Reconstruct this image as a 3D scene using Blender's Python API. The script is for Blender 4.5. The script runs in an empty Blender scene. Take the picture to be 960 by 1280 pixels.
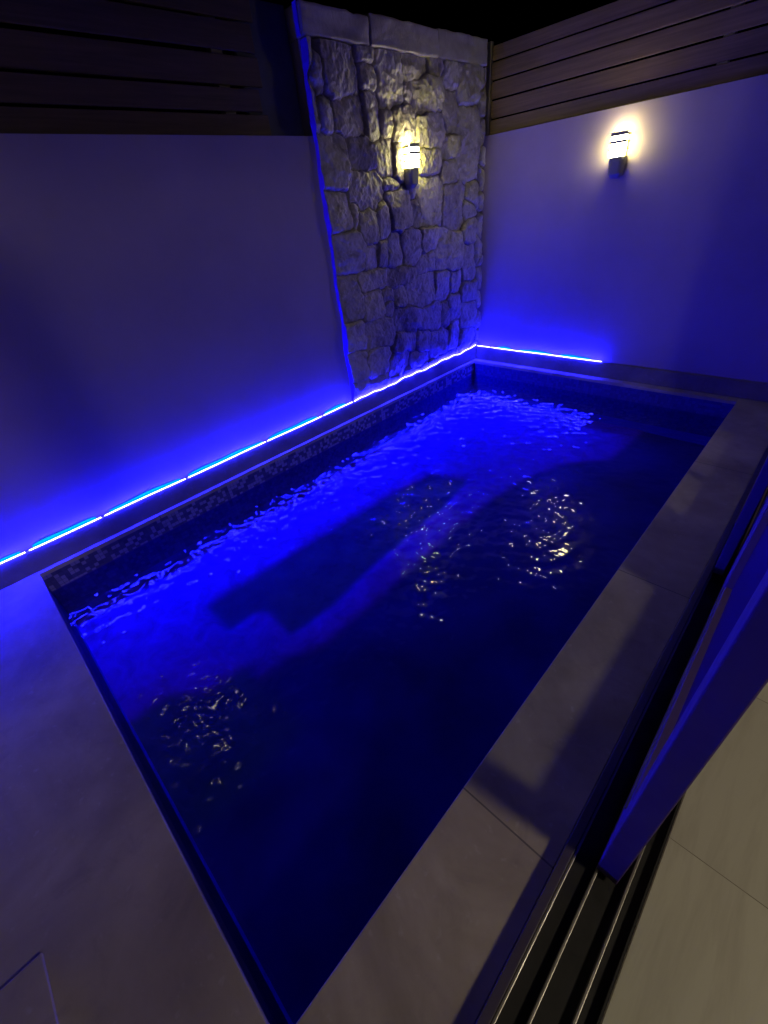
import bpy, bmesh, math, random
import numpy as np
from mathutils import Vector, Matrix

random.seed(7)
rng = np.random.default_rng(11)
S = bpy.context.scene
COL = S.collection

# ------------------------------------------------------------------ measures
LIP_A, LIP_B = 0.07, 0.112          # pool edge lines along the two walls
X1, Y1 = 2.503, -4.45               # right and near pool edges
WZ = -0.15                          # water level
WALL_H = 1.92
SK_T, SK_H = 0.04, 0.135            # skirting
COL_Y = -1.905
TRACK0, TRACK1 = 2.80, 2.992

# ------------------------------------------------------------------ helpers
def link(o, parent=None):
    COL.objects.link(o)
    if parent is not None:
        o.parent = parent
    return o

def thing(name, label, cat, loc=(0, 0, 0), group=None):
    o = bpy.data.objects.new(name, None)
    o.empty_display_size = 0.1
    o.location = loc
    o['label'] = label
    o['category'] = cat
    if group:
        o['group'] = group
    return link(o)

def add_box(bm, x0, x1, y0, y1, z0, z1, bevel=0.0, seg=2):
    x0, x1 = min(x0, x1), max(x0, x1)
    y0, y1 = min(y0, y1), max(y0, y1)
    z0, z1 = min(z0, z1), max(z0, z1)
    vs = [bm.verts.new((x, y, z)) for x in (x0, x1) for y in (y0, y1) for z in (z0, z1)]
    idx = [(0, 1, 3, 2), (4, 6, 7, 5), (0, 4, 5, 1), (2, 3, 7, 6), (0, 2, 6, 4), (1, 5, 7, 3)]
    fs = [bm.faces.new([vs[i] for i in f]) for f in idx]
    if bevel > 0:
        es = list({e for f in fs for e in f.edges})
        bmesh.ops.bevel(bm, geom=es, offset=bevel, segments=seg, affect='EDGES', profile=0.5)

def finish(name, bm, mats, parent=None, smooth=False, local=True):
    """bm is in world coordinates; moved into the parent's frame."""
    bmesh.ops.recalc_face_normals(bm, faces=bm.faces)
    if parent is not None and local:
        bmesh.ops.translate(bm, verts=bm.verts, vec=-Vector(world_loc(parent)))
    me = bpy.data.meshes.new(name)
    bm.to_mesh(me)
    bm.free()
    if not isinstance(mats, (list, tuple)):
        mats = [mats]
    for m in mats:
        me.materials.append(m)
    if smooth:
        for p in me.polygons:
            p.use_smooth = True
    return link(bpy.data.objects.new(name, me), parent)

def world_loc(o):
    v = Vector(o.location)
    while o.parent is not None:
        o = o.parent
        v += Vector(o.location)
    return v

def box_obj(name, dims, mat, parent=None, bevel=0.0, seg=2):
    bm = bmesh.new()
    add_box(bm, *dims, bevel=bevel, seg=seg)
    return finish(name, bm, mat, parent)

def single(o, label, cat, group=None):
    o['label'] = label
    o['category'] = cat
    if group:
        o['group'] = group
    return o

def structure(o):
    o['kind'] = 'structure'
    return o

# ------------------------------------------------------------------ materials
def new_mat(name):
    m = bpy.data.materials.new(name)
    m.use_nodes = True
    nt = m.node_tree
    for n in list(nt.nodes):
        nt.nodes.remove(n)
    out = nt.nodes.new('ShaderNodeOutputMaterial')
    return m, nt, out

def N(nt, typ, **kw):
    n = nt.nodes.new(typ)
    for k, v in kw.items():
        if k.startswith('in_'):
            n.inputs[k[3:].replace('_', ' ')].default_value = v
        else:
            setattr(n, k, v)
    return n

def noise(nt, vec, scale, detail=4.0, rough=0.55, dist=0.0):
    n = N(nt, 'ShaderNodeTexNoise')
    n.inputs['Scale'].default_value = scale
    n.inputs['Detail'].default_value = detail
    n.inputs['Roughness'].default_value = rough
    n.inputs['Distortion'].default_value = dist
    nt.links.new(vec, n.inputs['Vector'])
    return n.outputs['Fac']

def ramp(nt, fac, stops):
    r = N(nt, 'ShaderNodeValToRGB')
    e = r.color_ramp.elements
    while len(e) > 1:
        e.remove(e[-1])
    e[0].position = stops[0][0]
    e[0].color = (*stops[0][1], 1)
    for p, c in stops[1:]:
        q = e.new(p)
        q.color = (*c, 1)
    nt.links.new(fac, r.inputs['Fac'])
    return r.outputs['Color']

def mix(nt, a, b, fac, mode='MIX'):
    m = N(nt, 'ShaderNodeMix', data_type='RGBA', blend_type=mode)
    for sock, v in ((m.inputs[0], fac), (m.inputs[6], a), (m.inputs[7], b)):
        if isinstance(v, (int, float)):
            sock.default_value = v
        elif isinstance(v, tuple):
            sock.default_value = (*v, 1)
        else:
            nt.links.new(v, sock)
    return m.outputs[2]

def bump(nt, h, strength, dist, prev=None):
    b = N(nt, 'ShaderNodeBump')
    b.inputs['Strength'].default_value = strength
    b.inputs['Distance'].default_value = dist
    nt.links.new(h, b.inputs['Height'])
    if prev is not None:
        nt.links.new(prev, b.inputs['Normal'])
    return b.outputs['Normal']

def principled(nt, out, color, rough=0.6, metal=0.0, normal=None, spec=0.5):
    p = N(nt, 'ShaderNodeBsdfPrincipled')
    if isinstance(color, tuple):
        p.inputs['Base Color'].default_value = (*color, 1)
    else:
        nt.links.new(color, p.inputs['Base Color'])
    if isinstance(rough, (int, float)):
        p.inputs['Roughness'].default_value = rough
    else:
        nt.links.new(rough, p.inputs['Roughness'])
    p.inputs['Metallic'].default_value = metal
    p.inputs['Specular IOR Level'].default_value = spec
    if normal is not None:
        nt.links.new(normal, p.inputs['Normal'])
    nt.links.new(p.outputs[0], out.inputs[0])
    return p

def gpos(nt):
    return N(nt, 'ShaderNodeNewGeometry').outputs['Position']

def mat_plaster():
    m, nt, out = new_mat('wall_plaster')
    p = gpos(nt)
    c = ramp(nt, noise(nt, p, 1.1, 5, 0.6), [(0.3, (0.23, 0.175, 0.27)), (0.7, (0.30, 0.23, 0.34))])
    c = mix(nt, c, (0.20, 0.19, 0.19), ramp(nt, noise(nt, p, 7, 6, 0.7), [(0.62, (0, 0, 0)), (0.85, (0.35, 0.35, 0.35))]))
    n1 = bump(nt, noise(nt, p, 5.0, 4, 0.5), 0.14, 0.02)
    n2 = bump(nt, noise(nt, p, 90, 4, 0.6), 0.25, 0.0025, n1)
    principled(nt, out, c, 0.75, normal=n2, spec=0.3)
    return m

def mat_stone():
    m, nt, out = new_mat('field_stone')
    p = gpos(nt)
    a = N(nt, 'ShaderNodeAttribute', attribute_name='tone')
    base = ramp(nt, a.outputs['Fac'], [(0.0, (0.24, 0.205, 0.20)), (0.35, (0.33, 0.285, 0.28)),
                                       (0.7, (0.40, 0.35, 0.345)), (1.0, (0.50, 0.45, 0.44))])
    c = mix(nt, base, (0.12, 0.10, 0.085), ramp(nt, noise(nt, p, 9, 7, 0.65, 0.6), [(0.45, (0, 0, 0)), (0.75, (0.8, 0.8, 0.8))]))
    c = mix(nt, c, (0.62, 0.56, 0.50), ramp(nt, noise(nt, p, 26, 5, 0.6, 0.4), [(0.58, (0, 0, 0)), (0.72, (0.5, 0.5, 0.5))]))
    g = N(nt, 'ShaderNodeAttribute', attribute_name='groove')
    c = mix(nt, (0.12, 0.10, 0.09), c, g.outputs['Fac'])
    n1 = bump(nt, noise(nt, p, 16, 6, 0.62, 0.5), 0.6, 0.012)
    n2 = bump(nt, noise(nt, p, 80, 5, 0.6), 0.5, 0.003, n1)
    principled(nt, out, c, 0.8, normal=n2, spec=0.3)
    return m

def mat_coping(name='coping_stone', k=1.2, joints=True):
    m, nt, out = new_mat(name)
    p = gpos(nt)
    c = ramp(nt, noise(nt, p, 2.2, 6, 0.6, 0.5), [(0.3, (0.24 * k, 0.20 * k, 0.145 * k)), (0.7, (0.39 * k, 0.335 * k, 0.24 * k))])
    c = mix(nt, c, (0.17 * k, 0.14 * k, 0.13 * k), ramp(nt, noise(nt, p, 8, 6, 0.65, 0.8), [(0.55, (0, 0, 0)), (0.8, (0.55, 0.55, 0.55))]))
    c = mix(nt, c, (0.50 * k, 0.45 * k, 0.38 * k), ramp(nt, noise(nt, p, 30, 3, 0.5), [(0.63, (0, 0, 0)), (0.75, (0.3, 0.3, 0.3))]))
    c = mix(nt, c, (0.5, 0.48, 0.46), ramp(nt, noise(nt, p, 1.3, 5, 0.6, 1.0), [(0.42, (0, 0, 0)), (0.62, (0.6,) * 3)]), 'MULTIPLY')
    sp = N(nt, 'ShaderNodeSeparateXYZ')
    nt.links.new(p, sp.inputs[0])
    if joints:
        # thin grout line every 1.25 m along y
        f = N(nt, 'ShaderNodeMath', operation='MODULO')
        ad = N(nt, 'ShaderNodeMath', operation='ADD')
        ad.inputs[1].default_value = 20 + 3.75 - 1.25 * 15 + 0.0
        nt.links.new(sp.outputs['Y'], ad.inputs[0])
        nt.links.new(ad.outputs[0], f.inputs[0])
        f.inputs[1].default_value = 1.25
        lt = N(nt, 'ShaderNodeMath', operation='LESS_THAN')
        lt.inputs[1].default_value = 0.005
        nt.links.new(f.outputs[0], lt.inputs[0])
        c = mix(nt, c, (0.10 * k, 0.085 * k, 0.075 * k), lt.outputs[0])
    n1 = bump(nt, noise(nt, p, 40, 5, 0.6), 0.3, 0.002)
    r = ramp(nt, noise(nt, p, 5, 4), [(0.3, (0.45,) * 3), (0.7, (0.65,) * 3)])
    principled(nt, out, c, r, normal=n1, spec=0.35)
    return m

def mat_mosaic(name, dark, mid, light, lightp=0.62, cell=0.025):
    m, nt, out = new_mat(name)
    p = gpos(nt)
    sc = N(nt, 'ShaderNodeVectorMath', operation='SCALE')
    sc.inputs['Scale'].default_value = 1.0 / cell
    off = N(nt, 'ShaderNodeVectorMath', operation='ADD')
    off.inputs[1].default_value = (100.37, 100.21, 100.13)
    nt.links.new(p, sc.inputs[0])
    nt.links.new(sc.outputs[0], off.inputs[0])
    fl = N(nt, 'ShaderNodeVectorMath', operation='FLOOR')
    fr = N(nt, 'ShaderNodeVectorMath', operation='FRACTION')
    nt.links.new(off.outputs[0], fl.inputs[0])
    nt.links.new(off.outputs[0], fr.inputs[0])
    wn = N(nt, 'ShaderNodeTexWhiteNoise', noise_dimensions='3D')
    nt.links.new(fl.outputs[0], wn.inputs['Vector'])
    c = ramp(nt, wn.outputs['Value'], [(0.0, dark), (lightp - 0.25, mid), (lightp, mid), (lightp + 0.01, light), (1.0, light)])
    g = N(nt, 'ShaderNodeVectorMath', operation='SUBTRACT')
    nt.links.new(fr.outputs[0], g.inputs[0])
    g.inputs[1].default_value = (0.5, 0.5, 0.5)
    ab = N(nt, 'ShaderNodeVectorMath', operation='ABSOLUTE')
    nt.links.new(g.outputs[0], ab.inputs[0])
    s = N(nt, 'ShaderNodeSeparateXYZ')
    nt.links.new(ab.outputs[0], s.inputs[0])
    geo = N(nt, 'ShaderNodeNewGeometry')
    sn = N(nt, 'ShaderNodeSeparateXYZ')
    an = N(nt, 'ShaderNodeVectorMath', operation='ABSOLUTE')
    nt.links.new(geo.outputs['True Normal'], an.inputs[0])
    nt.links.new(an.outputs[0], sn.inputs[0])
    tot = None
    for ax in 'XYZ':
        gt = N(nt, 'ShaderNodeMath', operation='GREATER_THAN')
        gt.inputs[1].default_value = 0.455
        nt.links.new(s.outputs[ax], gt.inputs[0])
        ls = N(nt, 'ShaderNodeMath', operation='LESS_THAN')
        ls.inputs[1].default_value = 0.5
        nt.links.new(sn.outputs[ax], ls.inputs[0])
        mu = N(nt, 'ShaderNodeMath', operation='MULTIPLY')
        nt.links.new(gt.outputs[0], mu.inputs[0])
        nt.links.new(ls.outputs[0], mu.inputs[1])
        if tot is None:
            tot = mu.outputs[0]
        else:
            mx = N(nt, 'ShaderNodeMath', operation='MAXIMUM')
            nt.links.new(tot, mx.inputs[0])
            nt.links.new(mu.outputs[0], mx.inputs[1])
            tot = mx.outputs[0]
    c = mix(nt, c, tuple(0.6 * a + 0.4 * b for a, b in zip(dark, mid)), tot)
    principled(nt, out, c, 0.5, spec=0.3)
    return m

def mat_pool_lining(name, c0, c1):
    m, nt, out = new_mat(name)
    p = gpos(nt)
    c = ramp(nt, noise(nt, p, 2.0, 4, 0.6), [(0.3, c0), (0.7, c1)])
    principled(nt, out, c, 0.6, spec=0.2)
    return m

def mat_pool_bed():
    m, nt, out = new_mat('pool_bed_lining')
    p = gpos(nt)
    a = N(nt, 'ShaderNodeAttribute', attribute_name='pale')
    w = N(nt, 'ShaderNodeAttribute', attribute_name='dim')
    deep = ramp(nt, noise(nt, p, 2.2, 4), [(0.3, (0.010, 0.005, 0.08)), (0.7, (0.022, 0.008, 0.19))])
    dim = ramp(nt, noise(nt, p, 4.0, 5), [(0.3, (0.02, 0.025, 0.08)), (0.7, (0.05, 0.09, 0.11))])
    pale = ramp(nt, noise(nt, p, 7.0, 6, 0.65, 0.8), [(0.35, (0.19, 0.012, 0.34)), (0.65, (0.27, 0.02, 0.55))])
    c = mix(nt, deep, dim, w.outputs['Fac'])
    c = mix(nt, c, pale, a.outputs['Fac'])  # band of LED light on the pool floor, put into the colour
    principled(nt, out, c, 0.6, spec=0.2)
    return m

def mat_board(name, c0, c1, axis):
    m, nt, out = new_mat(name)
    p = gpos(nt)
    mp = N(nt, 'ShaderNodeMapping')
    mp.inputs['Scale'].default_value = (1.2, 22, 30) if axis == 'x' else (22, 1.2, 30)
    nt.links.new(p, mp.inputs['Vector'])
    g = noise(nt, mp.outputs[0], 1.5, 6, 0.65, 0.6)
    c = ramp(nt, g, [(0.3, c0), (0.7, c1)])
    oi = N(nt, 'ShaderNodeObjectInfo')
    n1 = bump(nt, g, 0.35, 0.003)
    principled(nt, out, c, 0.6, normal=n1, spec=0.35)
    return m

def mat_metal(name, c, rough, metal=1.0):
    m, nt, out = new_mat(name)
    p = gpos(nt)
    r = ramp(nt, noise(nt, p, 14, 5), [(0.3, (rough * 0.8,) * 3), (0.7, (min(1, rough * 1.3),) * 3)])
    col = ramp(nt, noise(nt, p, 5, 5), [(0.3, tuple(v * 0.85 for v in c)), (0.7, c)])
    principled(nt, out, col, r, metal=metal)
    return m

def mat_emit(name, c, s):
    m, nt, out = new_mat(name)
    e = N(nt, 'ShaderNodeEmission')
    e.inputs['Color'].default_value = (*c, 1)
    e.inputs['Strength'].default_value = s
    nt.links.new(e.outputs[0], out.inputs[0])
    return m

def mat_led(name, c, s, axis):
    """strip light: individual diodes along the axis, a little uneven"""
    m, nt, out = new_mat(name)
    p = gpos(nt)
    w = N(nt, 'ShaderNodeTexWave', wave_type='BANDS', bands_direction=axis, wave_profile='SIN')
    w.inputs['Scale'].default_value = 18.0
    nt.links.new(p, w.inputs['Vector'])
    mr = N(nt, 'ShaderNodeMapRange')
    mr.inputs['To Min'].default_value = 0.55 * s
    mr.inputs['To Max'].default_value = 1.35 * s
    nt.links.new(w.outputs['Fac'], mr.inputs['Value'])
    e = N(nt, 'ShaderNodeEmission')
    e.inputs['Color'].default_value = (*c, 1)
    nt.links.new(mr.outputs[0], e.inputs['Strength'])
    nt.links.new(e.outputs[0], out.inputs[0])
    return m

def schlick(nt, f0, normal=None, power=5.0):
    """two-sided Fresnel reflectance"""
    lw = N(nt, 'ShaderNodeLayerWeight')
    lw.inputs['Blend'].default_value = 0.5
    if normal is not None:
        nt.links.new(normal, lw.inputs['Normal'])
    pw = N(nt, 'ShaderNodeMath', operation='POWER')
    pw.inputs[1].default_value = power
    nt.links.new(lw.outputs['Facing'], pw.inputs[0])
    ma = N(nt, 'ShaderNodeMath', operation='MULTIPLY_ADD')
    ma.inputs[1].default_value = 1.0 - f0
    ma.inputs[2].default_value = f0
    nt.links.new(pw.outputs[0], ma.inputs[0])
    return ma.outputs[0]

def mat_water():
    m, nt, out = new_mat('pool_water')
    p = gpos(nt)
    nb = bump(nt, noise(nt, p, 40, 1, 0.5, 0.3), 0.12, 0.0015)
    fr = schlick(nt, 0.028, nb)
    t = N(nt, 'ShaderNodeBsdfTransparent')
    t.inputs['Color'].default_value = (0.45, 0.55, 0.97, 1)
    g = N(nt, 'ShaderNodeBsdfGlossy')
    # the surface is ruffled near the left wall and at the near end, calmer in the middle
    sx = N(nt, 'ShaderNodeSeparateXYZ')
    nt.links.new(p, sx.inputs[0])
    def mrange(sock, a, b, c_, d):
        m_ = N(nt, 'ShaderNodeMapRange', interpolation_type='SMOOTHSTEP')
        for k_, v_ in (('From Min', a), ('From Max', b), ('To Min', c_), ('To Max', d)):
            m_.inputs[k_].default_value = v_
        nt.links.new(sock, m_.inputs['Value'])
        return m_.outputs[0]
    ra = mrange(sx.outputs['X'], 0.45, 1.15, 0.10, 0.020)
    rb = mrange(sx.outputs['Y'], -4.0, -3.5, 0.085, 0.0)
    ad = N(nt, 'ShaderNodeMath', operation='MAXIMUM')
    nt.links.new(ra, ad.inputs[0])
    nt.links.new(rb, ad.inputs[1])
    nt.links.new(ad.outputs[0], g.inputs['Roughness'])
    g.inputs['Color'].default_value = (1, 1, 1, 1)
    nt.links.new(nb, g.inputs['Normal'])
    mx = N(nt, 'ShaderNodeMixShader')
    nt.links.new(fr, mx.inputs[0])
    nt.links.new(t.outputs[0], mx.inputs[1])
    nt.links.new(g.outputs[0], mx.inputs[2])
    nt.links.new(mx.outputs[0], out.inputs[0])
    return m

def mat_pane():
    m, nt, out = new_mat('door_glass')
    p = gpos(nt)
    fr = schlick(nt, 0.12, power=2.0)
    t = N(nt, 'ShaderNodeBsdfTransparent')
    t.inputs['Color'].default_value = (0.86, 0.9, 0.88, 1)
    g = N(nt, 'ShaderNodeBsdfGlossy')
    r = ramp(nt, noise(nt, p, 3, 4), [(0.3, (0.42,) * 3), (0.7, (0.5,) * 3)])
    nt.links.new(r, g.inputs['Roughness'])
    g.inputs['Color'].default_value = (0.12, 0.06, 0.22, 1)
    mx = N(nt, 'ShaderNodeMixShader')
    nt.links.new(fr, mx.inputs[0])
    nt.links.new(t.outputs[0], mx.inputs[1])
    nt.links.new(g.outputs[0], mx.inputs[2])
    nt.links.new(mx.outputs[0], out.inputs[0])
    return m

def mat_plank_floor():
    m, nt, out = new_mat('indoor_plank_tile')
    p = gpos(nt)
    # planks run along y
    mp = N(nt, 'ShaderNodeMapping')
    mp.inputs['Location'].default_value = (0.0, 0.0, 0)
    mp.inputs['Rotation'].default_value = (0, 0, math.radians(90))
    nt.links.new(p, mp.inputs['Vector'])
    b = N(nt, 'ShaderNodeTexBrick')
    b.offset = 0.4
    b.inputs['Scale'].default_value = 1.0
    b.inputs['Brick Width'].default_value = 0.62
    b.inputs['Row Height'].default_value = 0.30
    b.inputs['Mortar Size'].default_value = 0.0012
    b.inputs['Mortar Smooth'].default_value = 0.2
    b.inputs['Color1'].default_value = (0.47, 0.455, 0.38, 1)
    b.inputs['Color2'].default_value = (0.54, 0.52, 0.43, 1)
    b.inputs['Mortar'].default_value = (0.15, 0.13, 0.10, 1)
    nt.links.new(mp.outputs[0], b.inputs['Vector'])
    mg = N(nt, 'ShaderNodeMapping')
    mg.inputs['Scale'].default_value = (14, 1.6, 1)
    mg.inputs['Rotation'].default_value = (0, 0, math.radians(8))
    nt.links.new(p, mg.inputs['Vector'])
    g = noise(nt, mg.outputs[0], 1.6, 6, 0.6, 0.5)
    c = mix(nt, b.outputs['Color'], (0.36, 0.33, 0.27), ramp(nt, g, [(0.45, (0, 0, 0)), (0.7, (0.55,) * 3)]))
    n1 = bump(nt, g, 0.15, 0.001)
    principled(nt, out, c, 0.42, normal=n1, spec=0.4)
    return m

M_PLASTER = mat_plaster()
M_STONE = mat_stone()
M_COPING = mat_coping()
M_EDGE_GLOW = mat_pool_lining('edge_glow_blue', (0.16, 0.05, 0.70), (0.22, 0.08, 0.85))  # blue LED light on the column's left side, as colour
M_SKIRT = mat_coping('skirting_stone', 0.6, joints=False)
M_SLAB = mat_coping('paving_slab_stone', 1.25, joints=False)
M_MOSAIC = mat_mosaic('glass_mosaic', (0.03, 0.028, 0.11), (0.06, 0.055, 0.15), (0.21, 0.19, 0.30), 0.55)
M_DEEP = mat_pool_lining('pool_lining_deep', (0.03, 0.012, 0.28), (0.04, 0.018, 0.40))
M_TILE = mat_mosaic('blue_tile', (0.022, 0.018, 0.14), (0.03, 0.024, 0.17), (0.036, 0.03, 0.20), 0.6)
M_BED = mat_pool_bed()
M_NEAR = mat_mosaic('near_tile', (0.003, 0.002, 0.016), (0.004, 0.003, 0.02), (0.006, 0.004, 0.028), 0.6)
M_NAVY = mat_mosaic('navy_tile', (0.02, 0.010, 0.16), (0.03, 0.014, 0.20), (0.04, 0.02, 0.25), 0.6)
M_PALE = mat_pool_lining('pool_lining_pale', (0.55, 0.55, 0.62), (0.70, 0.70, 0.76))
M_DIM = mat_pool_lining('pool_lining_dim', (0.05, 0.075, 0.08), (0.10, 0.13, 0.12))
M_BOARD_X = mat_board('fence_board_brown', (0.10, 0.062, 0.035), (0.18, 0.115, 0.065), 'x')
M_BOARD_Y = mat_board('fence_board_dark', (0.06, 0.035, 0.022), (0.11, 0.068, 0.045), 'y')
M_POST = mat_metal('post_paint', (0.26, 0.21, 0.15), 0.5, 0.0)
M_DARKPOST = mat_metal('dark_panel_paint', (0.05, 0.05, 0.085), 0.7, 0.0)
M_GREY = mat_metal('lamp_casing', (0.17, 0.165, 0.13), 0.5, 0.1)
M_LAMP = mat_emit('lamp_glow', (1.0, 1.0, 0.07), 75.0)
M_LAMPF = mat_emit('lamp_front_glass', (1.0, 0.89, 0.55), 90.0)
M_LED_Y = mat_led('led_blue_along_wall', (0.0066, 0.0060, 1.0), 760.0, 'Y')
M_LED_X = mat_led('led_blue_right_wall', (0.0066, 0.0060, 1.0), 760.0, 'X')
M_CYAN = mat_emit('led_halo_cyan', (0.0, 0.30, 1.0), 1.8)
M_TAPE = mat_metal('led_tape_backing', (0.5, 0.5, 0.55), 0.5, 0.0)
M_WATER = mat_water()
M_PANE = mat_pane()
M_FRAME = mat_metal('door_frame_charcoal', (0.12, 0.06, 0.22), 0.6, 0.0)
M_TRACKBED = mat_metal('track_bed_black', (0.007, 0.006, 0.008), 0.6, 0.0)
M_LIPM = mat_metal('threshold_dark', (0.05, 0.035, 0.07), 0.5, 0.0)
M_RAIL = mat_metal('rail_aluminium', (0.40, 0.37, 0.34), 0.4, 1.0)
M_FLOOR = mat_plank_floor()
M_GROUND = mat_pool_lining('bare_ground', (0.05, 0.045, 0.04), (0.09, 0.08, 0.07))

# ------------------------------------------------------------------ ground, deck, floor
bm = bmesh.new()
G = 90.0
hx0, hx1, hy0, hy1 = -0.02, X1 + 0.05, Y1 - 0.05, 0.02
for (a, b, c, d) in ((-G, hx0, -G, G), (hx1, G, -G, G), (hx0, hx1, -G, hy0), (hx0, hx1, hy1, G)):
    vs = [bm.verts.new(v) for v in ((a, c, -0.06), (b, c, -0.06), (b, d, -0.06), (a, d, -0.06))]
    bm.faces.new(vs)
structure(finish('ground', bm, M_GROUND))

bm = bmesh.new()
TH = 0.028
add_box(bm, 0.0, LIP_A, Y1 + 0.0, 0.0, -TH, 0, 0.003)                   # narrow coping by the left wall
add_box(bm, LIP_A, X1, -LIP_B, 0.0, -TH, 0, 0.003)                      # narrow coping by the right wall
add_box(bm, X1, TRACK0, Y1, 0.0, -TH, 0, 0.003)                         # coping on the house side
add_box(bm, 0.0, TRACK0, -8.0, Y1, -TH, 0, 0.003)                       # near deck
structure(finish('pool_deck', bm, M_COPING))

structure(box_obj('indoor_floor', (TRACK1 + 0.006, 8.0, -8.0, -0.0, -0.03, 0.004), M_FLOOR, bevel=0.002))

def vnoise(Y, Z, scale, seed):
    r = np.random.default_rng(seed)
    g = r.random((256, 256))
    y = (Y + 50) * scale; z = (Z + 50) * scale
    iy, iz = np.floor(y).astype(int), np.floor(z).astype(int)
    fy, fz = y - iy, z - iz
    fy, fz = fy * fy * (3 - 2 * fy), fz * fz * (3 - 2 * fz)
    q = lambda a, b: g[a % 256, b % 256]
    return (q(iy, iz) * (1 - fy) + q(iy + 1, iz) * fy) * (1 - fz) + (q(iy, iz + 1) * (1 - fy) + q(iy + 1, iz + 1) * fy) * fz - 0.5

def fbm(Y, Z, scale, seed, octv=4):
    s, a = 0, 1.0
    for i in range(octv):
        s = s + a * vnoise(Y, Z, scale * 2 ** i, seed + i)
        a *= 0.5
    return s


# ------------------------------------------------------------------ pool
pool = thing('swimming_pool', 'small sunken rectangular pool glowing blue with mosaic band under the coping', 'pool', (1.28, -2.28, -0.46))
IN = 0.006
px0, px1, py0, py1 = LIP_A - IN, X1 + IN, Y1 - IN, -LIP_B + IN
DEEP = -0.46
def wall_sheet(bm, a, b, z0, z1):
    vs = [bm.verts.new((a[0], a[1], z0)), bm.verts.new((b[0], b[1], z0)), bm.verts.new((b[0], b[1], z1)), bm.verts.new((a[0], a[1], z1))]
    bm.faces.new(vs)
cs = [(px0, py0), (px1, py0), (px1, py1), (px0, py1)]
bm = bmesh.new()
t = 0.04
z0, z1 = -0.33, -TH - 0.001
add_box(bm, px0 - t, px0, py0 - t, py1 + t, -0.142, z1)
finish('mosaic_band', bm, M_MOSAIC, pool)
bm = bmesh.new()
add_box(bm, px0 - t, px0, py0 - t, py1 + t, z0, -0.1425)
finish('waterline_tile', bm, M_NAVY, pool)
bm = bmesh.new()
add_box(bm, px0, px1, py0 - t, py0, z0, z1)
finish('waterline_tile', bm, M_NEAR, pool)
bm = bmesh.new()
add_box(bm, px1, px1 + t, py0 - t, py1 + t, z0, z1)
add_box(bm, px0, px1, py1, py1 + t, z0, z1)
finish('tile_band', bm, M_TILE, pool)
bm = bmesh.new()
for i in range(4):
    wall_sheet(bm, cs[i], cs[(i + 1) % 4], DEEP, z0)
finish('basin', bm, M_DEEP, pool)
BEDZ = -0.40
def pool_bed():
    """one nearly flat bed; the LED-lit band and dim patches are painted into its colour"""
    nx, ny = 240, 430
    xs = np.linspace(px0, px1, nx); ys = np.linspace(py0, py1, ny)
    X, Y = np.meshgrid(xs, ys, indexing='ij')
    # the outlines below are measured at 0.66 m depth; the bed lies at BEDZ
    kz = (1.5 - BEDZ) / 2.16
    Xo = 2.829 - (2.829 - X) / kz; Yo = -4.229 + (Y + 4.229) / kz
    Xw = Xo + 0.014 * fbm(X, Y, 6, 61, 3); Yw = Yo + 0.014 * fbm(X, Y, 6, 67, 3)
    nearleft = (Yo < -3.85) & (Xo > 0.7) & (Xo < 1.6)
    def inside(poly):
        m = np.zeros(X.shape, bool)
        for (ax, ay), (bx, by) in zip(poly, poly[1:] + poly[:1]):
            if ay == by:
                continue
            c = ((ay > Yw) != (by > Yw)) & (Xw < (bx - ax) * (Yw - ay) / (by - ay) + ax)
            m ^= c
        return m
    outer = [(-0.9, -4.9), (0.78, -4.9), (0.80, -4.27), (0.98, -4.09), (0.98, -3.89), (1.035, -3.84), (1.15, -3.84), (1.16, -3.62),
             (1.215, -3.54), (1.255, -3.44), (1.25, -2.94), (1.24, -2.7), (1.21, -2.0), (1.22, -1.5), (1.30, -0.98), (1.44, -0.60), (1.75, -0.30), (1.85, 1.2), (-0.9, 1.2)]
    dim_p = [(0.335, -3.80), (0.67, -3.81), (0.675, -3.59), (0.75, -3.54), (1.03, -3.56), (1.05, -3.2), (1.0, -2.79), (0.96, -2.25),
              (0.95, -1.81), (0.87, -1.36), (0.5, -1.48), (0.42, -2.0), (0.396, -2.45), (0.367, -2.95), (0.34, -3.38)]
    pale = (inside(outer) & ~inside(dim_p)).astype(float)  # outline of the LED-lit band that the lining colour carries
    dim = inside(dim_p).astype(float)
    dim[nearleft] = 0.8
    def blur(A, n):
        for _ in range(n):
            B = np.pad(A, 1, mode='edge')
            A = (B[:-2, 1:-1] + B[2:, 1:-1] + B[1:-1, :-2] + B[1:-1, 2:] + 4 * B[1:-1, 1:-1]) / 8
        return A
    pale = blur(pale, 20); dim = blur(dim, 60)
    Z = BEDZ - 0.01 + 0.010 * pale - 0.01 * dim + 0.004 * np.sin(X * 9) * np.sin(Y * 7)
    nv = nx * ny
    off = Vector(pool.location)
    verts = np.stack([X - off.x, Y - off.y, Z - off.z], -1).reshape(-1, 3)
    idx = np.arange(nv).reshape(nx, ny)
    f = np.stack([idx[:-1, :-1], idx[1:, :-1], idx[1:, 1:], idx[:-1, 1:]], -1).reshape(-1, 4)
    me = bpy.data.meshes.new('pool_bed')
    me.from_pydata(verts.tolist(), [], f.tolist())
    me.polygons.foreach_set('use_smooth', [True] * len(me.polygons))
    for nm, A in (('pale', pale), ('dim', dim)):
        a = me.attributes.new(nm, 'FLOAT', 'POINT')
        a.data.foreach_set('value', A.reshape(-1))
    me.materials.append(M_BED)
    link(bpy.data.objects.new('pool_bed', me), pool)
pool_bed()

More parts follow.
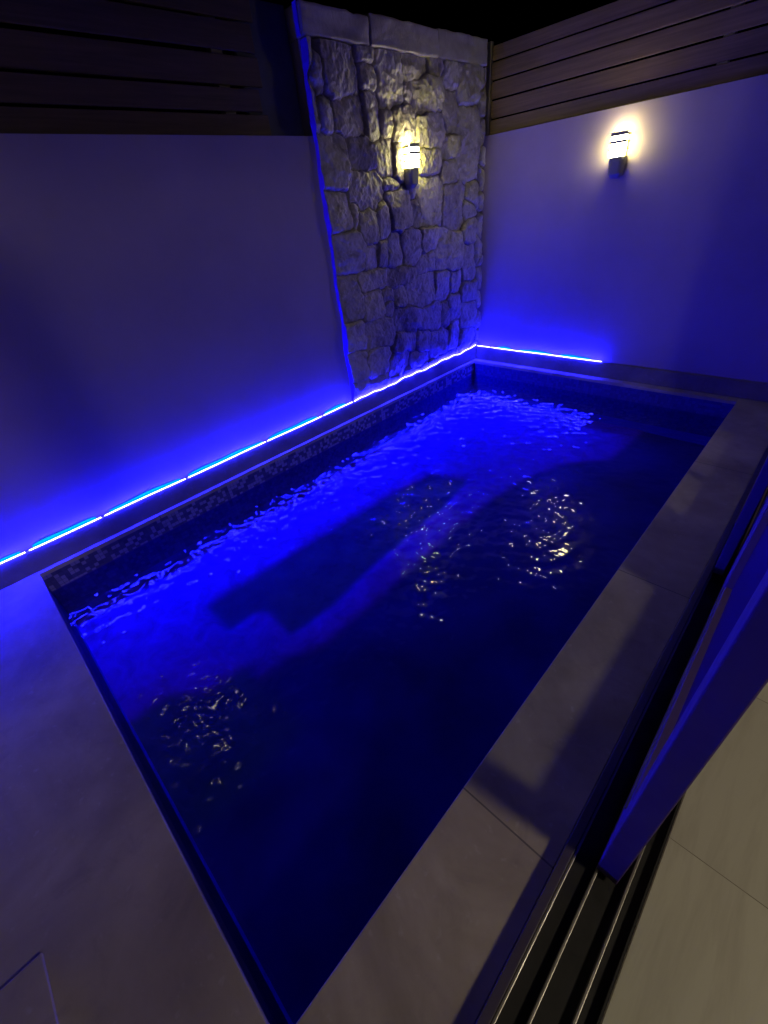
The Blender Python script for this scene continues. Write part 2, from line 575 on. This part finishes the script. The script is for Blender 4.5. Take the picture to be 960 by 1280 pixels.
# ------------------------------------------------------------------ water: a real rippled surface
def water_surface():
    nx, ny = 500, 860
    xs = np.linspace(px0 + 0.0005, px1 - 0.0005, nx)
    ys = np.linspace(py0 + 0.0005, py1 - 0.0005, ny)
    X, Y = np.meshgrid(xs, ys, indexing='ij')
    Z = np.zeros_like(X)
    r = np.random.default_rng(3)
    # main drift of the ripples comes from the far corner
    for k in range(90):
        lam = float(np.exp(r.uniform(math.log(0.04), math.log(0.17))))
        th = math.radians(-62 + r.normal(0, 48))
        kk = 2 * math.pi / lam
        amp = 0.0165 * lam / (2 * math.pi) * (0.6 + 0.8 * r.random())
        if lam > 0.14:
            amp *= 0.5
        Z += amp * np.sin(kk * (X * math.cos(th) + Y * math.sin(th)) + r.uniform(0, 6.28))
    # rings spreading from the inlet by the far corner
    for (cx, cy, lam, a) in ((0.35, -0.5, 0.13, 0.02), (1.9, -1.4, 0.11, 0.024), (1.2, -2.4, 0.12, 0.02)):
        R = np.hypot(X - cx, Y - cy)
        Z += a * lam / (2 * math.pi) * np.sin(2 * math.pi * R / lam) / (0.5 + R) * np.clip(R / 0.15, 0, 1)
    A = 0.72 - 0.08 * X + 0.25 * np.exp(-((Y + 4.3) / 0.4) ** 2) + 0.80 * np.exp(-(((X - 1.6) / 0.75) ** 2 + ((Y + 2.5) / 0.9) ** 2))
    A = A * (0.8 + 0.5 * fbm(X, Y, 1.7, 140, 3))
    Z = WZ + Z * A
    verts = np.stack([X, Y, Z], -1).reshape(-1, 3) 
    idx = np.arange(nx * ny).reshape(nx, ny)
    f = np.stack([idx[:-1, :-1], idx[1:, :-1], idx[1:, 1:], idx[:-1, 1:]], -1).reshape(-1, 4)
    me = bpy.data.meshes.new('pool_water')
    me.from_pydata(verts.tolist(), [], f.tolist())
    me.polygons.foreach_set('use_smooth', [True] * len(me.polygons))
    me.materials.append(M_WATER)
    o = bpy.data.objects.new('pool_water', me)
    link(o)
    structure(o)
water_surface()

# ------------------------------------------------------------------ garden walls and skirting
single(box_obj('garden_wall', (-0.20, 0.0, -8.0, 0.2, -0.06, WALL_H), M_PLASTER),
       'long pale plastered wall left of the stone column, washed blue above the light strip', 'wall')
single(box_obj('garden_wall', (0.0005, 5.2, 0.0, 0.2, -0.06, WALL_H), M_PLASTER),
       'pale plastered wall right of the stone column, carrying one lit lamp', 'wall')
single(box_obj('skirting', (0.0, SK_T, -8.0, 0.0, 0.0, SK_H), M_SKIRT, bevel=0.004),
       'low stone skirting under the long blue light strip at the left wall', 'skirting')
single(box_obj('skirting', (SK_T + 0.0005, TRACK0, -SK_T, 0.0, 0.0, SK_H), M_SKIRT, bevel=0.004),
       'low stone skirting running past the short blue light strip to the door side', 'skirting')

# ------------------------------------------------------------------ stone column
column = thing('stone_column', 'tall column of rough irregular field stones in the corner with a lamp on it', 'column', (0, -0.95, 0))
CZ0, CZ1 = SK_H + 0.001, 2.35
def bp(u, v, s, ox, oy):
    """photo pixel to (y, z) on the column face"""
    C = np.array([2.829, -4.229, 1.5]); yaw, pi_, ro, f = -.8399, .6206, -.1231, 528.05
    cy, sy, cp, sp = math.cos(yaw), math.sin(yaw), math.cos(pi_), math.sin(pi_)
    F = np.array([sy * cp, cy * cp, -sp]); r = np.array([cy, -sy, 0]); U0 = np.cross(r, F)
    R_ = math.cos(ro) * r + math.sin(ro) * U0; U = -math.sin(ro) * r + math.cos(ro) * U0
    px, py = ox + u / s, oy + v / s
    d = F + R_ * (px - 480) / f - U * (py - 640) / f
    k = (0.05 - C[0]) / d[0]
    P = C + k * d
    return P[1], P[2]
# stones read off as boxes: (u0, u1, v0, v1)
UP = [(150, 190, 200, 350), (190, 305, 105, 370), (310, 430, 105, 240), (335, 395, 250, 345), (400, 490, 180, 400),
      (440, 490, 140, 178), (492, 580, 180, 290), (590, 660, 175, 290), (495, 530, 300, 375), (532, 638, 300, 412), (640, 700, 180, 330),
      (640, 702, 335, 500), (704, 775, 185, 400), (704, 772, 405, 680), (350, 412, 350, 520), (190, 230, 365, 505), (232, 345, 372, 510),
      (415, 455, 415, 520), (458, 540, 390, 540), (545, 650, 430, 545), (560, 632, 548, 655), (190, 282, 510, 718), (288, 382, 520, 640),
      (390, 458, 520, 660), (462, 530, 545, 668), (638, 702, 503, 595), (640, 705, 598, 688), (290, 420, 645, 790),
      (424, 480, 672, 715), (440, 518, 718, 860), (522, 556, 745, 850), (560, 640, 660, 850), (646, 730, 690, 860), (732, 775, 690, 800)]
LO = [(125, 215, 450, 608), (165, 268, 612, 772), (250, 325, 530, 650), (330, 380, 500, 630), (225, 250, 480, 600), (670, 722, 480, 560),
      (672, 722, 562, 660), (275, 335, 652, 760), (338, 374, 640, 745), (377, 425, 615, 750), (430, 497, 600, 740), (503, 575, 590, 682),
      (488, 556, 685, 775), (565, 665, 602, 760), (668, 720, 662, 800), (250, 368, 762, 840), (372, 476, 750, 820), (180, 270, 782, 970),
      (275, 350, 842, 960), (352, 395, 842, 900), (398, 440, 830, 910), (460, 556, 780, 905), (560, 618, 770, 885), (622, 665, 765, 850), (620, 660, 855, 965),
      (668, 718, 805, 885), (400, 495, 915, 1003), (508, 586, 890, 1000), (590, 618, 890, 1000), (665, 715, 890, 990),
      (200, 282, 975, 1090), (286, 395, 965, 1072), (397, 490, 1006, 1085), (494, 538, 1005, 1090), (543, 606, 1003, 1095), (610, 657, 970, 1062),
      (662, 714, 995, 1065), (215, 290, 1094, 1200), (293, 380, 1076, 1180), (384, 455, 1088, 1170), (458, 530, 1094, 1150), (230, 300, 1203, 1270), (303, 380, 1184, 1240)]
stones = []
for lst, (s, ox, oy) in ((UP, (3.0, 340, 0)), (LO, (3.2, 370, 100))):
    for (u0, u1, v0, v1) in lst:
        uc, vc = (u0 + u1) / 2, (v0 + v1) / 2
        yc, zc = bp(uc, vc, s, ox, oy)
        ya, _ = bp(u0, vc, s, ox, oy); yb, _ = bp(u1, vc, s, ox, oy)
        _, za = bp(uc, v0, s, ox, oy); _, zb = bp(uc, v1, s, ox, oy)
        if CZ0 - 0.03 < zc < CZ1:
            stones.append([yc, zc, abs(yb - ya) / 2 + 0.004, abs(za - zb) / 2 + 0.004])

def stone_face():
    ny, nz = 400, 470
    ys = np.linspace(COL_Y, -0.001, ny)
    zs = np.linspace(CZ0, CZ1, nz)
    Y, Z = np.meshgrid(ys, zs, indexing='ij')
    Yw = Y + 0.030 * fbm(Y, Z, 7, 1) + 0.010 * fbm(Y, Z, 30, 9)
    Zw = Z + 0.030 * fbm(Y, Z, 7, 5) + 0.010 * fbm(Y, Z, 30, 13)
    def dist(s):
        return ((np.abs((Yw - s[0]) / s[2])) ** 3.2 + (np.abs((Zw - s[1]) / s[3])) ** 3.2) ** (1 / 3.2)
    D = [dist(s) for s in stones]
    cur = np.minimum.reduce(D)
    r = np.random.default_rng(5)
    for _ in range(60):                       # fill what is left with small stones
        i, j = np.unravel_index(np.argmax(cur), cur.shape)
        if cur[i, j] < 1.5:
            break
        s = [Yw[i, j], Zw[i, j], r.uniform(0.04, 0.075), r.uniform(0.06, 0.11)]
        stones.append(s)
        D.append(dist(s))
        cur = np.minimum(cur, D[-1])
    D = np.stack(D)
    order = np.argpartition(D, 1, axis=0)[:2]
    dA = np.take_along_axis(D, order[0:1], 0)[0]
    dB = np.take_along_axis(D, order[1:2], 0)[0]
    d1 = np.minimum(dA, dB); d2 = np.maximum(dA, dB)
    who = np.argmin(D, axis=0)
    n = len(stones)
    hgt = r.uniform(0.022, 0.047, n)
    ty = r.normal(0, 0.10, n); tz = r.normal(0, 0.07, n)
    tone = 0.25 + 0.6 * r.random(n)
    sy = np.array([s[0] for s in stones]); sz = np.array([s[1] for s in stones])
    sry = np.array([s[2] for s in stones])
    edge = (d2 - d1) * sry[who]               # rough metres from the joint
    prof = np.clip(edge / (0.020 + 0.016 * (0.5 + fbm(Y, Z, 5, 91, 2))), 0, 1)
    prof = prof ** 0.6 * (1.5 - 0.5 * prof) 
    prof = np.clip(prof, 0, 1)
    over = np.clip((d1 - 1.12) / 0.35, 0, 1)
    prof = prof * (1 - over)
    tilt = ty[who] * (Yw - sy[who]) + tz[who] * (Zw - sz[who])
    dome = 0.010 * (1 - np.clip(d1, 0, 1.2) ** 2)
    ridg = np.abs(fbm(Y, Z, 9, 21)) * 0.016 + np.abs(fbm(Y, Z, 26, 121, 3)) * 0.007
    H = 0.018 + prof * (hgt[who] + np.clip(tilt, -0.026, 0.026) + dome - ridg) + 0.008 * fbm(Y, Z, 35, 31)
    # thin out where the light strip passes in front of the foot
    foot = np.clip((Z - CZ0 - 0.012) / 0.07, 0, 1)
    H = np.where(H > 0.030, 0.030 + (H - 0.030) * foot, H)
    H = np.clip(H, 0.008, 0.09)
    H[0, :] = np.maximum(H[0, :], 0.030 + 0.006 * np.clip((zs - 0.4) / 0.5, 0, 1)); H[1, :] = np.maximum(H[1, :], H[0, :] * 0.95)
    H[0, :] *= np.clip(0.55 + (zs - CZ0) / 0.15, 0.55, 1)
    yv = Y.copy()
    yv[0, :] += 0.018 * fbm(np.zeros(nz), zs, 6, 77)      # uneven left edge
    verts = np.stack([H, yv, Z], -1).reshape(-1, 3).tolist()
    idx = np.arange(ny * nz).reshape(ny, nz)
    faces = np.stack([idx[:-1, :-1], idx[1:, :-1], idx[1:, 1:], idx[:-1, 1:]], -1).reshape(-1, 4).tolist()
    # sides back to the wall plane
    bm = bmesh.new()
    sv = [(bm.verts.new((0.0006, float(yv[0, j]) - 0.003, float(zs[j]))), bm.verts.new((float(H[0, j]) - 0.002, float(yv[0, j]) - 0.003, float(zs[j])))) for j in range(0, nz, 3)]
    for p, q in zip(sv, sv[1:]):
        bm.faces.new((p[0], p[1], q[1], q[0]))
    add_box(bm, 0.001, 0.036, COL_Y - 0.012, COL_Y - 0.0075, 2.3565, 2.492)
    finish('edge_glow', bm, M_EDGE_GLOW, column)  # blue glow of the left side put into the colour, cap included
    base = len(verts)
    for j in range(nz):
        verts.append([0.0006, float(yv[0, j]), float(zs[j])])
    for j in range(nz - 1):
        faces.append([base + j, int(idx[0, j]), int(idx[0, j + 1]), base + j + 1])
    b2 = len(verts)
    for i in range(ny):
        verts.append([0.0006, float(yv[i, 0]), float(CZ0)])
    for i in range(ny - 1):
        faces.append([b2 + i + 1, int(idx[i + 1, 0]), int(idx[i, 0]), b2 + i])
    me = bpy.data.meshes.new('stone_face')
    off = Vector(column.location)
    me.from_pydata([(v[0] - off.x, v[1] - off.y, v[2] - off.z) for v in verts], [], faces)
    nv = len(verts)
    a = me.attributes.new('tone', 'FLOAT', 'POINT')
    tv = np.full(nv, 0.75); tv[:ny * nz] = tone[who].reshape(-1)
    a.data.foreach_set('value', tv)
    g = me.attributes.new('groove', 'FLOAT', 'POINT')
    gv = np.ones(nv); gv[:ny * nz] = np.clip(prof * 1.5, 0, 1).reshape(-1)
    g.data.foreach_set('value', gv)
    me.polygons.foreach_set('use_smooth', [True] * len(me.polygons))
    me.materials.append(M_STONE)
    link(bpy.data.objects.new('stone_face', me), column)
stone_face()
box_obj('core', (-0.16, 0.0004, COL_Y + 0.006, -0.004, WALL_H + 0.001, 2.352), M_PLASTER, column)

def cap_stone(y0, y1, z0, z1, x1, seed):
    bm = bmesh.new()
    add_box(bm, -0.17, x1, y0, y1, z0, z1, 0.008)
    bmesh.ops.subdivide_edges(bm, edges=[e for e in bm.edges if e.calc_length() > 0.05], cuts=14, use_grid_fill=True)
    r = np.random.default_rng(seed)
    for v in bm.verts:
        n = fbm(np.array([v.co.y * 1.0 + v.co.x]), np.array([v.co.z + v.co.x * 0.7]), 16, seed)[0]
        v.co.x += 0.010 * n if v.co.x > 0 else 0
        v.co.z += 0.010 * fbm(np.array([v.co.y]), np.array([v.co.x]), 18, seed + 3)[0]
    o = finish('cap_stone', bm, M_CAP, column, smooth=True)
    return o
def mat_cap():
    m, nt, out = new_mat('cap_stone_rough')
    p = gpos(nt)
    c = ramp(nt, noise(nt, p, 6, 7, 0.65, 0.5), [(0.3, (0.26, 0.22, 0.20)), (0.7, (0.44, 0.38, 0.34))])
    n1 = bump(nt, noise(nt, p, 20, 6, 0.62, 0.5), 0.6, 0.01)
    principled(nt, out, c, 0.85, normal=n1, spec=0.25)
    return m
M_CAP = mat_cap()
cap_stone(COL_Y - 0.005, -1.37, 2.356, 2.488, 0.062, 40)
cap_stone(-1.362, -0.66, 2.354, 2.500, 0.070, 50)
cap_stone(-0.652, -0.008, 2.355, 2.508, 0.058, 60)

# ------------------------------------------------------------------ fences
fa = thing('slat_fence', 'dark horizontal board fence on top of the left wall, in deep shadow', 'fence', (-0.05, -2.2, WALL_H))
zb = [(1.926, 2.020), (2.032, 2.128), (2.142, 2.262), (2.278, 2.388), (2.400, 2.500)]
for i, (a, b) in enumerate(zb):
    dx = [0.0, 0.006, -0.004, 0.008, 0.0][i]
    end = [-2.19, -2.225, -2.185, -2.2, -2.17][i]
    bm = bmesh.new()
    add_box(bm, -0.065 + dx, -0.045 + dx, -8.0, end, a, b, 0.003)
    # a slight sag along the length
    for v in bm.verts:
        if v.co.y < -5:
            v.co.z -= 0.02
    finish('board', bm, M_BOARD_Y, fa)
for y in (-2.42, -4.6, -6.8):
    box_obj('post', (-0.125, -0.076, y - 0.035, y + 0.035, WALL_H + 0.001, 2.46), M_POST, fa, bevel=0.003)
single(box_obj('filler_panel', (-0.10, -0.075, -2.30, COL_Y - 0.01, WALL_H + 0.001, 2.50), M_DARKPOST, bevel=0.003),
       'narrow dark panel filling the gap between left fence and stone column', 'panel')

fb = thing('slat_fence', 'brown horizontal board fence on top of the right wall above the lamp', 'fence', (0.06, 0.05, WALL_H))
zb = [(1.927, 2.020), (2.031, 2.142), (2.154, 2.260), (2.271, 2.374), (2.385, 2.470)]
for i, (a, b) in enumerate(zb):
    bm = bmesh.new()
    add_box(bm, 0.068, 5.2, 0.045 + [0, .004, 0, -.003, .002][i], 0.063, a, b, 0.003)
    finish('board', bm, M_BOARD_X, fb)
box_obj('end_post', (0.012, 0.062, 0.030, 0.075, WALL_H + 0.001, 2.50), M_POST, fb, bevel=0.003)
for x in (1.75, 3.5):
    box_obj('post', (x - 0.03, x + 0.03, 0.066, 0.115, WALL_H + 0.001, 2.44), M_POST, fb, bevel=0.003)

# ------------------------------------------------------------------ LED strips
def led_run(name, label, path_fn, gaps, s0, s1, led_mat, axis, wavy=None):
    """path_fn(s) -> centre point; gaps = list of s where the strip is dark"""
    loc = path_fn((s0 + s1) / 2)
    t = thing(name, label, 'light strip', loc)
    cuts = sorted([s0] + gaps + [s1])
    def tube(bm, pts, r, flat=1.0):
        rings = []
        for i, p in enumerate(pts):
            q = Vector(pts[min(i + 1, len(pts) - 1)]) - Vector(pts[max(i - 1, 0)])
            q.normalize()
            up = Vector((0, 0, 1))
            sd = q.cross(up).normalized()
            up = sd.cross(q).normalized()
            rings.append([bm.verts.new(Vector(p) + sd * r * math.cos(a) + up * r * flat * math.sin(a))
                          for a in [k * math.pi / 4 for k in range(8)]])
        for a, b in zip(rings, rings[1:]):
            for k in range(8):
                bm.faces.new((a[k], a[(k + 1) % 8], b[(k + 1) % 8], b[k]))
        bm.faces.new(rings[0][::-1]); bm.faces.new(rings[-1])
    bm = bmesh.new()
    n = max(2, int((s1 - s0) / 0.03))
    back = Vector((0.0075, 0, 0.006)) if axis == 'y' else Vector((0, -0.0075, 0.006))
    pts = [path_fn(s0 + (s1 - s0) * i / n) - back for i in range(n + 1)]
    tube(bm, pts, 0.005, 0.45)
    finish('backing_tape', bm, M_TAPE, t)
    for a, b in zip(cuts, cuts[1:]):
        bm = bmesh.new()
        a2, b2 = a + 0.010, b - 0.010
        n = max(2, int((b2 - a2) / 0.012))
        pts = [path_fn(a2 + (b2 - a2) * i / n) for i in range(n + 1)]
        tube(bm, pts, 0.0033)
        finish('lit_section', bm, led_mat, t)
    return t

LZ = SK_H + 0.012
def path_a(s):                    # s = -y, straight along the plaster wall
    return Vector((0.0432, -s, LZ + 0.0015 * math.sin(s * 7)))
def path_c(s):                    # in front of the stones: pushed out and up by them
    k = min(1.0, (1.93 - s) / 0.1)
    return Vector((0.0432 + 0.003 * k * math.sin(s * 23) , -s, LZ + k * (0.006 * math.sin(s * 11 + 1) + 0.004 * math.sin(s * 31))))
def path_b(s):
    return Vector((s, -0.0432, LZ + 0.001 * math.sin(s * 9)))
led_run('light_strip', 'long glowing blue light strip on the skirting of the left wall', path_a,
        [4.431, 4.028, 3.485, 2.841, 2.283], 1.935, 7.5, M_LED_Y, 'y')
led_run('light_strip', 'wavy glowing blue light strip along the foot of the stone column', path_c,
        [0.42, 0.98, 1.5], 0.045, 1.93, M_LED_Y, 'y')
led_run('light_strip', 'short glowing blue light strip on the skirting of the right wall', path_b,
        [0.228], 0.05, 1.425, M_LED_X, 'x')
# emissive cyan sheet standing in for the halo of light behind the strip
def halo(label, pieces, axis):
    bm = bmesh.new()
    r = random.Random(5)
    for (a, b) in pieces:
        n = 16
        prev = None
        for i in range(n + 1):
            s = a + (b - a) * i / n
            f = math.sin(math.pi * min(1, max(0.0, i / n))) ** 0.5
            h = 0.003 + 0.012 * f * (0.75 + 0.25 * math.sin(s * 19))
            if axis == 'y':
                p0, p1 = (0.028, -s, LZ - 0.004), (0.012, -s, LZ + h)
            else:
                p0, p1 = (s, -0.028, LZ - 0.004), (s, -0.012, LZ + h)
            cur = (bm.verts.new(p0), bm.verts.new(p1))
            if prev:
                bm.faces.new((prev[0], cur[0], cur[1], prev[1]))
            prev = cur
    return bm
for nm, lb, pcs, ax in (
    ('led_halo', 'painted cyan halo of light behind the long strip on the left wall skirting',
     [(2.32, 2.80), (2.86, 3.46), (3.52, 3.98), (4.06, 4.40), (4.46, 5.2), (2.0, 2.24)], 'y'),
    ('led_halo', 'painted cyan halo of light behind the short strip on the right wall skirting',
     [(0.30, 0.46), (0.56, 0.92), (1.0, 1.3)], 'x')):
    single(finish(nm, halo(lb, pcs, ax), M_CYAN), lb, 'halo')

# ------------------------------------------------------------------ wall lamps
def build_lamp():
    t = thing('wall_lamp', '', 'wall lamp', (0, 0, 0), 'lit louvred wall lamps')
    W, D = 0.058, 0.085            # half width, depth (local +x is away from the wall)
    x0 = 0.012
    bm = bmesh.new(); add_box(bm, 0.0, 0.012, -0.045, 0.045, -0.115, 0.10, 0.003)
    finish('back_plate', bm, M_GREY, t)
    # tapered casing: narrow at the foot
    bm = bmesh.new()
    lv = [(-0.125, 0.030, 0.045), (-0.118, 0.036, 0.055), (-0.10, 0.050, 0.078), (-0.02, W, D), (0.0, W, D)]
    rings = []
    for (z, w, d) in lv:
        ring = []
        for k in range(13):
            a = -math.pi / 2 + math.pi * k / 12
            ex = 0.55
            ring.append(bm.verts.new((x0 + (d - x0) * abs(math.cos(a)) ** ex, w * math.copysign(abs(math.sin(a)) ** ex, math.sin(a)), z)))
        rings.append(ring)
    for a, b in zip(rings, rings[1:]):
        for k in range(12):
            bm.faces.new((a[k], a[k + 1], b[k + 1], b[k]))
        bm.faces.new((a[12], a[0], b[0], b[12]))
    bm.faces.new(rings[0]); bm.faces.new(rings[-1])
    finish('casing', bm, M_GREY, t)
    # glowing bulb, frosted front glass, three dark louvre bars
    bm = bmesh.new(); add_box(bm, x0 + 0.006, D - 0.020, -W + 0.014, W - 0.014, 0.002, 0.120, 0.006)
    finish('bulb', bm, M_LAMP, t)
    bm = bmesh.new(); add_box(bm, D - 0.014, D - 0.009, -W + 0.003, W - 0.003, 0.001, 0.140, 0.001)
    finish('front_glass', bm, M_LAMPF, t)
    for i, (z, h) in enumerate(((0.040, 0.010), (0.078, 0.017), (0.120, 0.022))):
        bm = bmesh.new()
        add_box(bm, D - 0.006, D, -W, W, z, z + h, 0.001)
        add_box(bm, x0, D - 0.0065, -W, -W + 0.003, z, z + h * 0.5)
        add_box(bm, x0, D - 0.0065, W - 0.003, W, z, z + h * 0.5)
        finish('louvre', bm, M_GREY, t)
    return t
def copy_tree(o):
    c = o.copy(); COL.objects.link(c)
    for ch in list(o.children):
        k = ch.copy(); COL.objects.link(k); k.parent = c
    return c
lamp1 = build_lamp()
lamp2 = copy_tree(lamp1)
lamp3 = copy_tree(lamp1)
lamp1.location = (0.048, -1.055, 1.725)
lamp1['label'] = 'lit louvred wall lamp mounted on the rough stone column'
lamp2.location = (1.245, -0.001, 1.632); lamp2.rotation_euler = (0, 0, -math.pi / 2)
lamp2['label'] = 'lit louvred wall lamp on the right plastered wall below the brown fence'
lamp3.location = (0.001, -4.15, 1.70)
M_WEAKF = mat_emit('lamp_front_glass_weak', (1.0, 0.88, 0.55), 16.0)
M_WEAKB = mat_emit('lamp_glow_weak', (1.0, 0.9, 0.3), 24.0)
for ch in lamp3.children:                       # this one burns weaker
    kind = ch.name.split('.')[0]
    if kind in ('front_glass', 'bulb'):
        ch.material_slots[0].link = 'OBJECT'
        ch.material_slots[0].material = M_WEAKF if kind == 'front_glass' else M_WEAKB
lamp3['label'] = 'lit louvred wall lamp at the near end of the long left wall'

# ------------------------------------------------------------------ sliding door
track = thing('door_track', 'black sliding door floor track with three thin bright metal rails', 'door track', (2.9, -3, 0))
box_obj('track_bed', (TRACK0 + 0.001, TRACK1, -8.0, -0.045, -0.05, -0.018), M_TRACKBED, track)
box_obj('threshold_lip', (TRACK1 + 0.0005, TRACK1 + 0.0055, -8.0, -0.045, -0.05, 0.004), M_TRACKBED, track)
box_obj('outer_lip', (TRACK0 + 0.0015, 2.8245, -8.0, -0.045, -0.0175, 0.043), M_LIPM, track, bevel=0.002)
for x in (2.829, 2.886, 2.957):
    box_obj('rail', (x - 0.0035, x + 0.0035, -8.0, -0.046, -0.0175, 0.006), M_RAIL, track, bevel=0.0015)

def leaf(label, x0, x1, y0, y1, h, rail_h, sw0, sw1, mull=None):
    t = thing('sliding_door', label, 'sliding door', ((x0 + x1) / 2, (y0 + y1) / 2, 0.008), 'sliding door leaves')
    box_obj('stile', (x0, x1, y0, y0 + sw0, 0.008, h), M_FRAME, t, bevel=0.003)
    box_obj('stile', (x0, x1, y1 - sw1, y1, 0.008, h), M_FRAME, t, bevel=0.003)
    box_obj('bottom_rail', (x0 + 0.001, x1 - 0.001, y0 + sw0 + 0.0005, y1 - sw1 - 0.0005, 0.008, rail_h), M_FRAME, t, bevel=0.003)
    box_obj('top_rail', (x0 + 0.001, x1 - 0.001, y0 + sw0 + 0.0005, y1 - sw1 - 0.0005, h - 0.08, h), M_FRAME, t, bevel=0.003)
    xm = (x0 + x1) / 2
    if mull:
        box_obj('mullion', (xm + 0.0035, x1 - 0.004, mull[0], mull[1], rail_h + 0.001, h - 0.081), M_FRAME, t)
    box_obj('pane', (xm - 0.003, xm + 0.003, y0 + sw0 + 0.001, y1 - sw1 - 0.001, rail_h + 0.001, h - 0.081), M_PANE, t)
    box_obj('bead', (x0 - 0.004, x0 - 0.0005, y0 + sw0 + 0.002, y1 - sw1 - 0.002, rail_h - 0.012, rail_h - 0.004), M_RAIL, t)
    return t
leaf('sliding glass door leaf standing nearer, its leading stile above the inner rail', 2.882, 2.934, -3.675, -2.11, 2.2, 0.22, 0.09, 0.5)  # unseen rear stile widened to shape the shadow gap on the coping
leaf('sliding glass door leaf farther back on the outer rail beside the coping', 2.828, 2.866, -2.28, -0.95, 2.2, 0.22, 0.12, 0.06, (-1.70, -1.64))

# house wall with the door opening
hw = bmesh.new()
add_box(hw, 2.801, 3.001, -5.6, -0.0, 2.22, 3.0)
add_box(hw, 2.801, 3.001, -8.0, -5.6, 0.0, 3.0)
add_box(hw, 2.801, 3.001, -0.94, -0.0, 0.046, 2.22)
single(finish('house_wall', hw, M_PLASTER), 'pale house wall around the wide sliding door opening', 'wall')

# paving slab on the near deck
bm = bmesh.new()
add_box(bm, 1.915, 2.79, -7.0, -4.80, 0.001, 0.012, 0.002)
single(finish('paving_slab', bm, M_SLAB), 'lighter square paving slab with dark edge on the near deck', 'paving slab')

# pendant in the room behind the door: its light falls through the door on the coping
pend = thing('pendant_lamp', 'lit white pendant lamp hanging in the room behind the sliding door', 'pendant lamp', (4.9, -3.4, 2.3))
bm = bmesh.new()
bmesh.ops.create_uvsphere(bm, u_segments=24, v_segments=12, radius=0.17)
bmesh.ops.translate(bm, verts=bm.verts, vec=(4.9, -3.4, 2.3))
finish('globe', bm, mat_emit('pendant_glow', (1.0, 0.86, 0.60), 82.0), pend, smooth=True)
box_obj('cord', (4.897, 4.903, -3.403, -3.397, 2.471, 2.9), M_GREY, pend)

# ------------------------------------------------------------------ world
w = bpy.data.worlds.new('World')
S.world = w
w.use_nodes = True
nt = w.node_tree
bg = nt.nodes['Background']
sky = nt.nodes.new('ShaderNodeTexSky')
sky.sky_type = 'NISHITA'
sky.sun_disc = False
sky.sun_elevation = math.radians(-6)
sky.sun_rotation = math.radians(200)
nt.links.new(sky.outputs[0], bg.inputs['Color'])
bg.inputs['Strength'].default_value = 0.004

# ------------------------------------------------------------------ camera
cam = bpy.data.cameras.new('camera')
co = bpy.data.objects.new('camera', cam)
link(co)
yaw, pi_, ro = -0.8399, 0.6206, -0.1231
cy, sy, cp, sp = math.cos(yaw), math.sin(yaw), math.cos(pi_), math.sin(pi_)
F = Vector((sy * cp, cy * cp, -sp)); r0 = Vector((cy, -sy, 0)); u0 = r0.cross(F)
Rv = math.cos(ro) * r0 + math.sin(ro) * u0
Uv = -math.sin(ro) * r0 + math.cos(ro) * u0
mt = Matrix((Rv, Uv, -F)).transposed().to_4x4()
mt.translation = Vector((2.829, -4.229, 1.5))
co.matrix_world = mt
cam.sensor_fit = 'HORIZONTAL'
cam.sensor_width = 36
cam.lens = 528.05 / 960 * 36
cam.clip_start = 0.01
cam.clip_end = 500
S.camera = co

# ------------------------------------------------------------------ render
S.render.engine = 'CYCLES'
S.view_settings.view_transform = 'Standard'
S.view_settings.look = 'None'
S.view_settings.exposure = 0
S.view_settings.gamma = 1
c = S.cycles
c.use_denoising = True
c.max_bounces = 8
c.diffuse_bounces = 4
c.glossy_bounces = 4
c.transparent_max_bounces = 12
c.sample_clamp_indirect = 6.0
c.caustics_reflective = True
